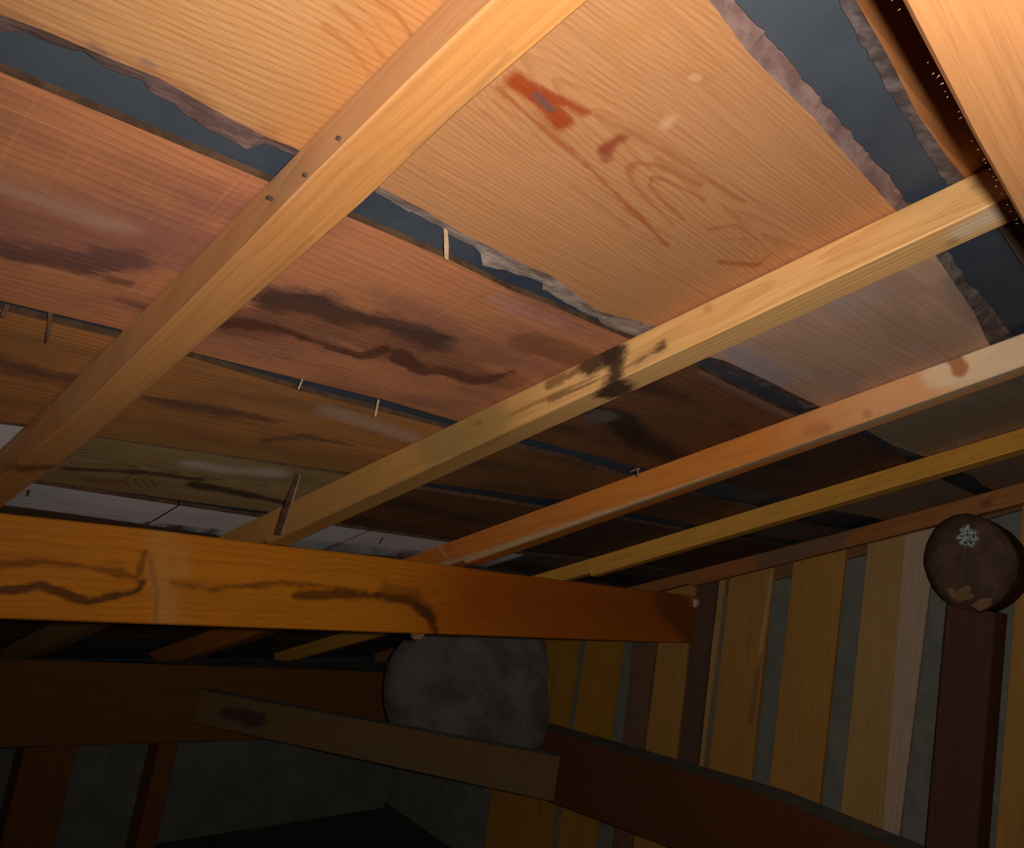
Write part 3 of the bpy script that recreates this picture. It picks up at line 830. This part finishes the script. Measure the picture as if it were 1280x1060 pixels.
# pale chipped patches low on its face
M_CHIP = plain('chipped_wood', (.22, .12, .05), (.28, .16, .07), (60, 60, 60))
for cpts in ([(1185, 736), (1198, 730), (1212, 732), (1224, 738), (1216, 748), (1200, 752), (1190, 747)], [(1214, 757), (1228, 748), (1242, 748), (1238, 758), (1226, 764)]):
    q = [onx(x, y, XL - .006) for x, y in cpts]
    V = [Vector((XL - .010, a, b + EYE)) for a, b in q] + [Vector((XL + .004, a, b + EYE)) for a, b in q]
    n = len(q)
    put('chipped_patch', V, [list(range(n)), list(range(n, 2 * n))[::-1]] + [[i, (i + 1) % n, n + (i + 1) % n, n + i] for i in range(n)], None, [M_CHIP], parent=log1)
def glint(cx, cy, X, rpx, n, parent, seed, size=.0022):
    rnd = random.Random(seed); V, F = [], []
    for i in range(n):
        a = rnd.random() * math.tau; rr = rpx * math.sqrt(rnd.random())
        Y, Z = onx(cx + rr * math.cos(a), cy + rr * .95 * math.sin(a), X)
        c = Vector((X + rnd.uniform(-.004, .002), Y, Z + EYE)); n0 = len(V); s = size * rnd.uniform(.4, 1.2)
        for d in ((-1, 0, 0), (.3, 1, 0), (.3, -.5, .85), (.3, -.5, -.85)):
            V.append(c + Vector(d) * s + Vector((0, rnd.uniform(-s, s) * .5, rnd.uniform(-s, s) * .5)))
        F += [[n0, n0 + 1, n0 + 2], [n0, n0 + 2, n0 + 3], [n0, n0 + 3, n0 + 1], [n0 + 1, n0 + 3, n0 + 2]]
    o = put('resin_beads', V, F, None, [M_RESIN], parent=parent); o['kind'] = 'stuff'
    return o
kk = N('resin'); kk.b.inputs['Base Color'].default_value = (.62, .75, .74, 1); kk.b.inputs['Roughness'].default_value = .25; kk.b.inputs['Specular IOR Level'].default_value = .8
M_RESIN = kk.m
glint(1210, 670, XL - .013, 14, 130, log1, 5, .0036)

# ---------------------------------------------------------------- beams low in the dark
# eave beam under the lower ends of the rafters
YE = 2.50
ET = [ony(x, y, YE) for x, y in ((0, 823), (470, 840))]
EB = [ony(x, y, YE) for x, y in ((0, 937), (175, 934))]
ft2 = lin(ET); dh = .235
xs = [U0, 0, .5, 1.0, 1.5, 2.0]
mE = wood('dark_eave_beam_wood', (.24, .09, .014), (.15, .055, .01), (.08, .04, .01, 90), .4, seed=60, blot=(.17, .08, .03), blot_amt=.5)
M_DUST = plain('grey_dust', (.15, .16, .14), (.22, .22, .19), (30, 30, 30), .95, .05)
def dusty_beam(name, rings, along, mat, parent=None):
    o = beam(name, rings, along, [mat, M_DUST], .003, parent)
    for p in o.data.polygons:
        if p.normal.z > .8: p.material_index = 1
    return o
rings = [[Vector((X, YE, min(ft2(X), roof_under(YE) - .002) + EYE)), Vector((X, YE, ft2(X) - dh + EYE)), Vector((X, YE + .15, ft2(X) - dh + EYE)), Vector((X, YE + .15, min(ft2(X), roof_under(YE + .15) - .002) + EYE))] for X in xs]
thing(dusty_beam('eave_beam', rings, xs, mE), 'deep dark red eave beam with grey dust along its top', 'beam')
# tie beam along the foot of the gable wall
ys = [-.4, .4, 1.0, 1.5, 1.9, 2.49]
rings = [[Vector((XT, Y, zt(Y) + EYE)), Vector((XT, Y, zt(Y) - .20 + EYE)), Vector((XW - .009, Y, zt(Y) - .20 + EYE)), Vector((XW - .009, Y, zt(Y) + EYE))] for Y in ys]
mT = wood('dark_tie_beam_wood', (.15, .05, .016), (.09, .03, .01), seed=61)
thing(dusty_beam('tie_beam', rings, ys, mT), 'dark tie beam with a dusty top at the foot of the planks', 'beam')
# angle brace between the two
A = Vector((1.19, 2.472)); B = Vector((1.970, 1.640))
def on_brace(x, y):                           # pixel ray with the brace's front plane -> (t, Z)
    r = ray(x, y); d = B - A
    # A + t d = s (r.x, r.y)
    det = d.x * -r.y - d.y * -r.x
    t = (-A.x * -r.y - -A.y * -r.x) / det
    s = (A.x + t * d.x) / r.x
    return t, r.z * s
BT = [on_brace(x, y) for x, y in ((248, 864), (355.6, 880), (450, 900), (515.6, 911), (581, 924), (647, 937.5), (708, 948.5))]
BB = [on_brace(x, y) for x, y in ((312, 920), (355.6, 929), (406, 938.6), (460.6, 953))]
fbt, fbb = lin(BT), lin(BB)
nrm = Vector((B.y - A.y, -(B.x - A.x))).normalized()
if nrm.dot(A) < 0: nrm = -nrm
ts = [0, .25, .5, .75, 1.0]
rings = []
for t in ts:
    c = A + (B - A) * t
    a2 = c + nrm * .035
    top, bot = fbt(t), min(fbb(t), fbt(t) - .09)
    rings.append([Vector((c.x, c.y, top + EYE)), Vector((c.x, c.y, bot + EYE)), Vector((a2.x, a2.y, bot + EYE)), Vector((a2.x, a2.y, top + EYE))])
mBr = wood('brace_wood', (.23, .125, .045), (.14, .07, .025), seed=62, blot=(.2, .13, .08), blot_amt=.5,
           stains=[((.05, .025, .02), .8, .02, .012, .02, [(.10, .05), (.2, .055)])])
L = (B - A).length
thing(dusty_beam('angle_brace', rings, [t * L for t in ts], mBr), 'square brown angle brace running from the eave beam to the tie beam', 'brace')
# big weathered log end in the corner behind the brace
C2 = Vector((1.80, 1.915)); ax = C2.normalized()
r0 = ray(585, 862); 
def on_log(x, y):
    r = ray(x, y); s = C2.dot(ax) / (r.x * ax.x + r.y * ax.y)
    return Vector((r.x * s, r.y * s, r.z * s + EYE))
pts = [(585, 776), (620, 776), (650, 779), (672, 788), (681, 800), (684, 815), (686, 830), (685, 845), (684, 860), (686, 875), (688, 890), (686, 908), (680, 928), (664, 944),
       (640, 952), (610, 955), (580, 954), (550, 949), (525, 940), (505, 928), (492, 914), (484, 898), (480, 880), (479, 862), (481, 845), (485, 830), (492, 815), (503, 802), (518, 791), (538, 782), (560, 777)]
outl = [on_log(*p) for p in pts]
M_LOG2 = plain('grey_fibrous_log_end', (.12, .09, .075), (.19, .18, .16), (11, 11, 11), .95, .1, .3, .7, .8, .012)
M_LOG2S = plain('dark_log_side', (.03, .025, .02), (.06, .05, .04), (20, 20, 20), .95, .1)
log2 = disc_log('log_end', outl, on_log(585, 864), Vector((ax.x, ax.y, 0)), .15, .45, [M_LOG2, M_LOG2S], .008, 9, 6)
thing(log2, 'broad grey fuzzy log end in the dark corner behind the angle brace', 'log')
# loose fibres on its face
V, F = [], []
rnd = random.Random(4)
for i in range(220):
    x, y = rnd.uniform(500, 675), rnd.uniform(825, 940)
    p = on_log(x, y) - Vector((ax.x, ax.y, 0)) * .010
    a = rnd.random() * math.tau; cur = rnd.uniform(-1.5, 1.5); ln = rnd.uniform(.006, .022)
    q = []
    for j in range(4):
        q.append(p.copy()); a += cur * .5
        p = p + (Vector((-ax.y, ax.x, 0)) * math.cos(a) + Vector((0, 0, 1)) * math.sin(a)) * ln / 3
    for j in range(3):
        n0 = len(V); w_ = Vector((0, 0, .0007)) if abs(math.cos(a)) > .5 else Vector((-ax.y, ax.x, 0)) * .0007
        V += [q[j] - w_, q[j] + w_, q[j + 1] + w_, q[j + 1] - w_]; F.append([n0, n0 + 1, n0 + 2, n0 + 3])
fb_ = put('fibres', V, F, None, [plain('pale_fibre', (.2, .16, .12), (.27, .22, .16))], parent=log2); fb_['kind'] = 'stuff'

# eave wall under the eave beam, with studs in front of it
M_EW = plain('grey_panel', (.13, .135, .11), (.18, .18, .15), (9, 9, 9), .9, .1)
ew = put('wall_eave', [Vector((X, Y, Z)) for Y in (2.60, 2.64) for (X, Z) in ((U0, 0), (2.11, 0), (2.11, .33), (U0, .33))],
         [[3, 2, 1, 0], [4, 5, 6, 7], [0, 1, 5, 4], [1, 2, 6, 5], [2, 3, 7, 6], [3, 0, 4, 7]], None, [M_EW])
structure(ew, 'low grey panel wall under the dark eave beam')
for px, w_, txt in ((60, .14, 'dark stud under the left end of the eave beam'), (205, .06, 'thin stud under the eave beam, next to the broad dark stud')):
    X, _ = ony(px, 950, 2.53)
    z1 = ft2(X) - dh + EYE - .006
    rings = [[Vector((X - w_ / 2, 2.52, z)), Vector((X + w_ / 2, 2.52, z)), Vector((X + w_ / 2, 2.6, z)), Vector((X - w_ / 2, 2.6, z))] for z in (0, z1 * .5, z1)]
    thing(beam('stud', rings, [0, z1 * .5, z1], [mE], .002), txt, 'stud')

# attic floor: backs of the ceiling boards and joists
fl_o = put('floor', [Vector((X, Y, Z)) for Z in (0, -.02) for (X, Y) in ((U0, -1.2), (2.15, -1.2), (2.15, 2.65), (U0, 2.65))],
           [[0, 1, 2, 3], [7, 6, 5, 4], [4, 5, 1, 0], [5, 6, 2, 1], [6, 7, 3, 2], [7, 4, 0, 3]], None,
           [plain('dusty_boards', (.07, .06, .05), (.11, .10, .085), (6, 6, 6), .95, .1)])
structure(fl_o, 'dusty dark attic floor')
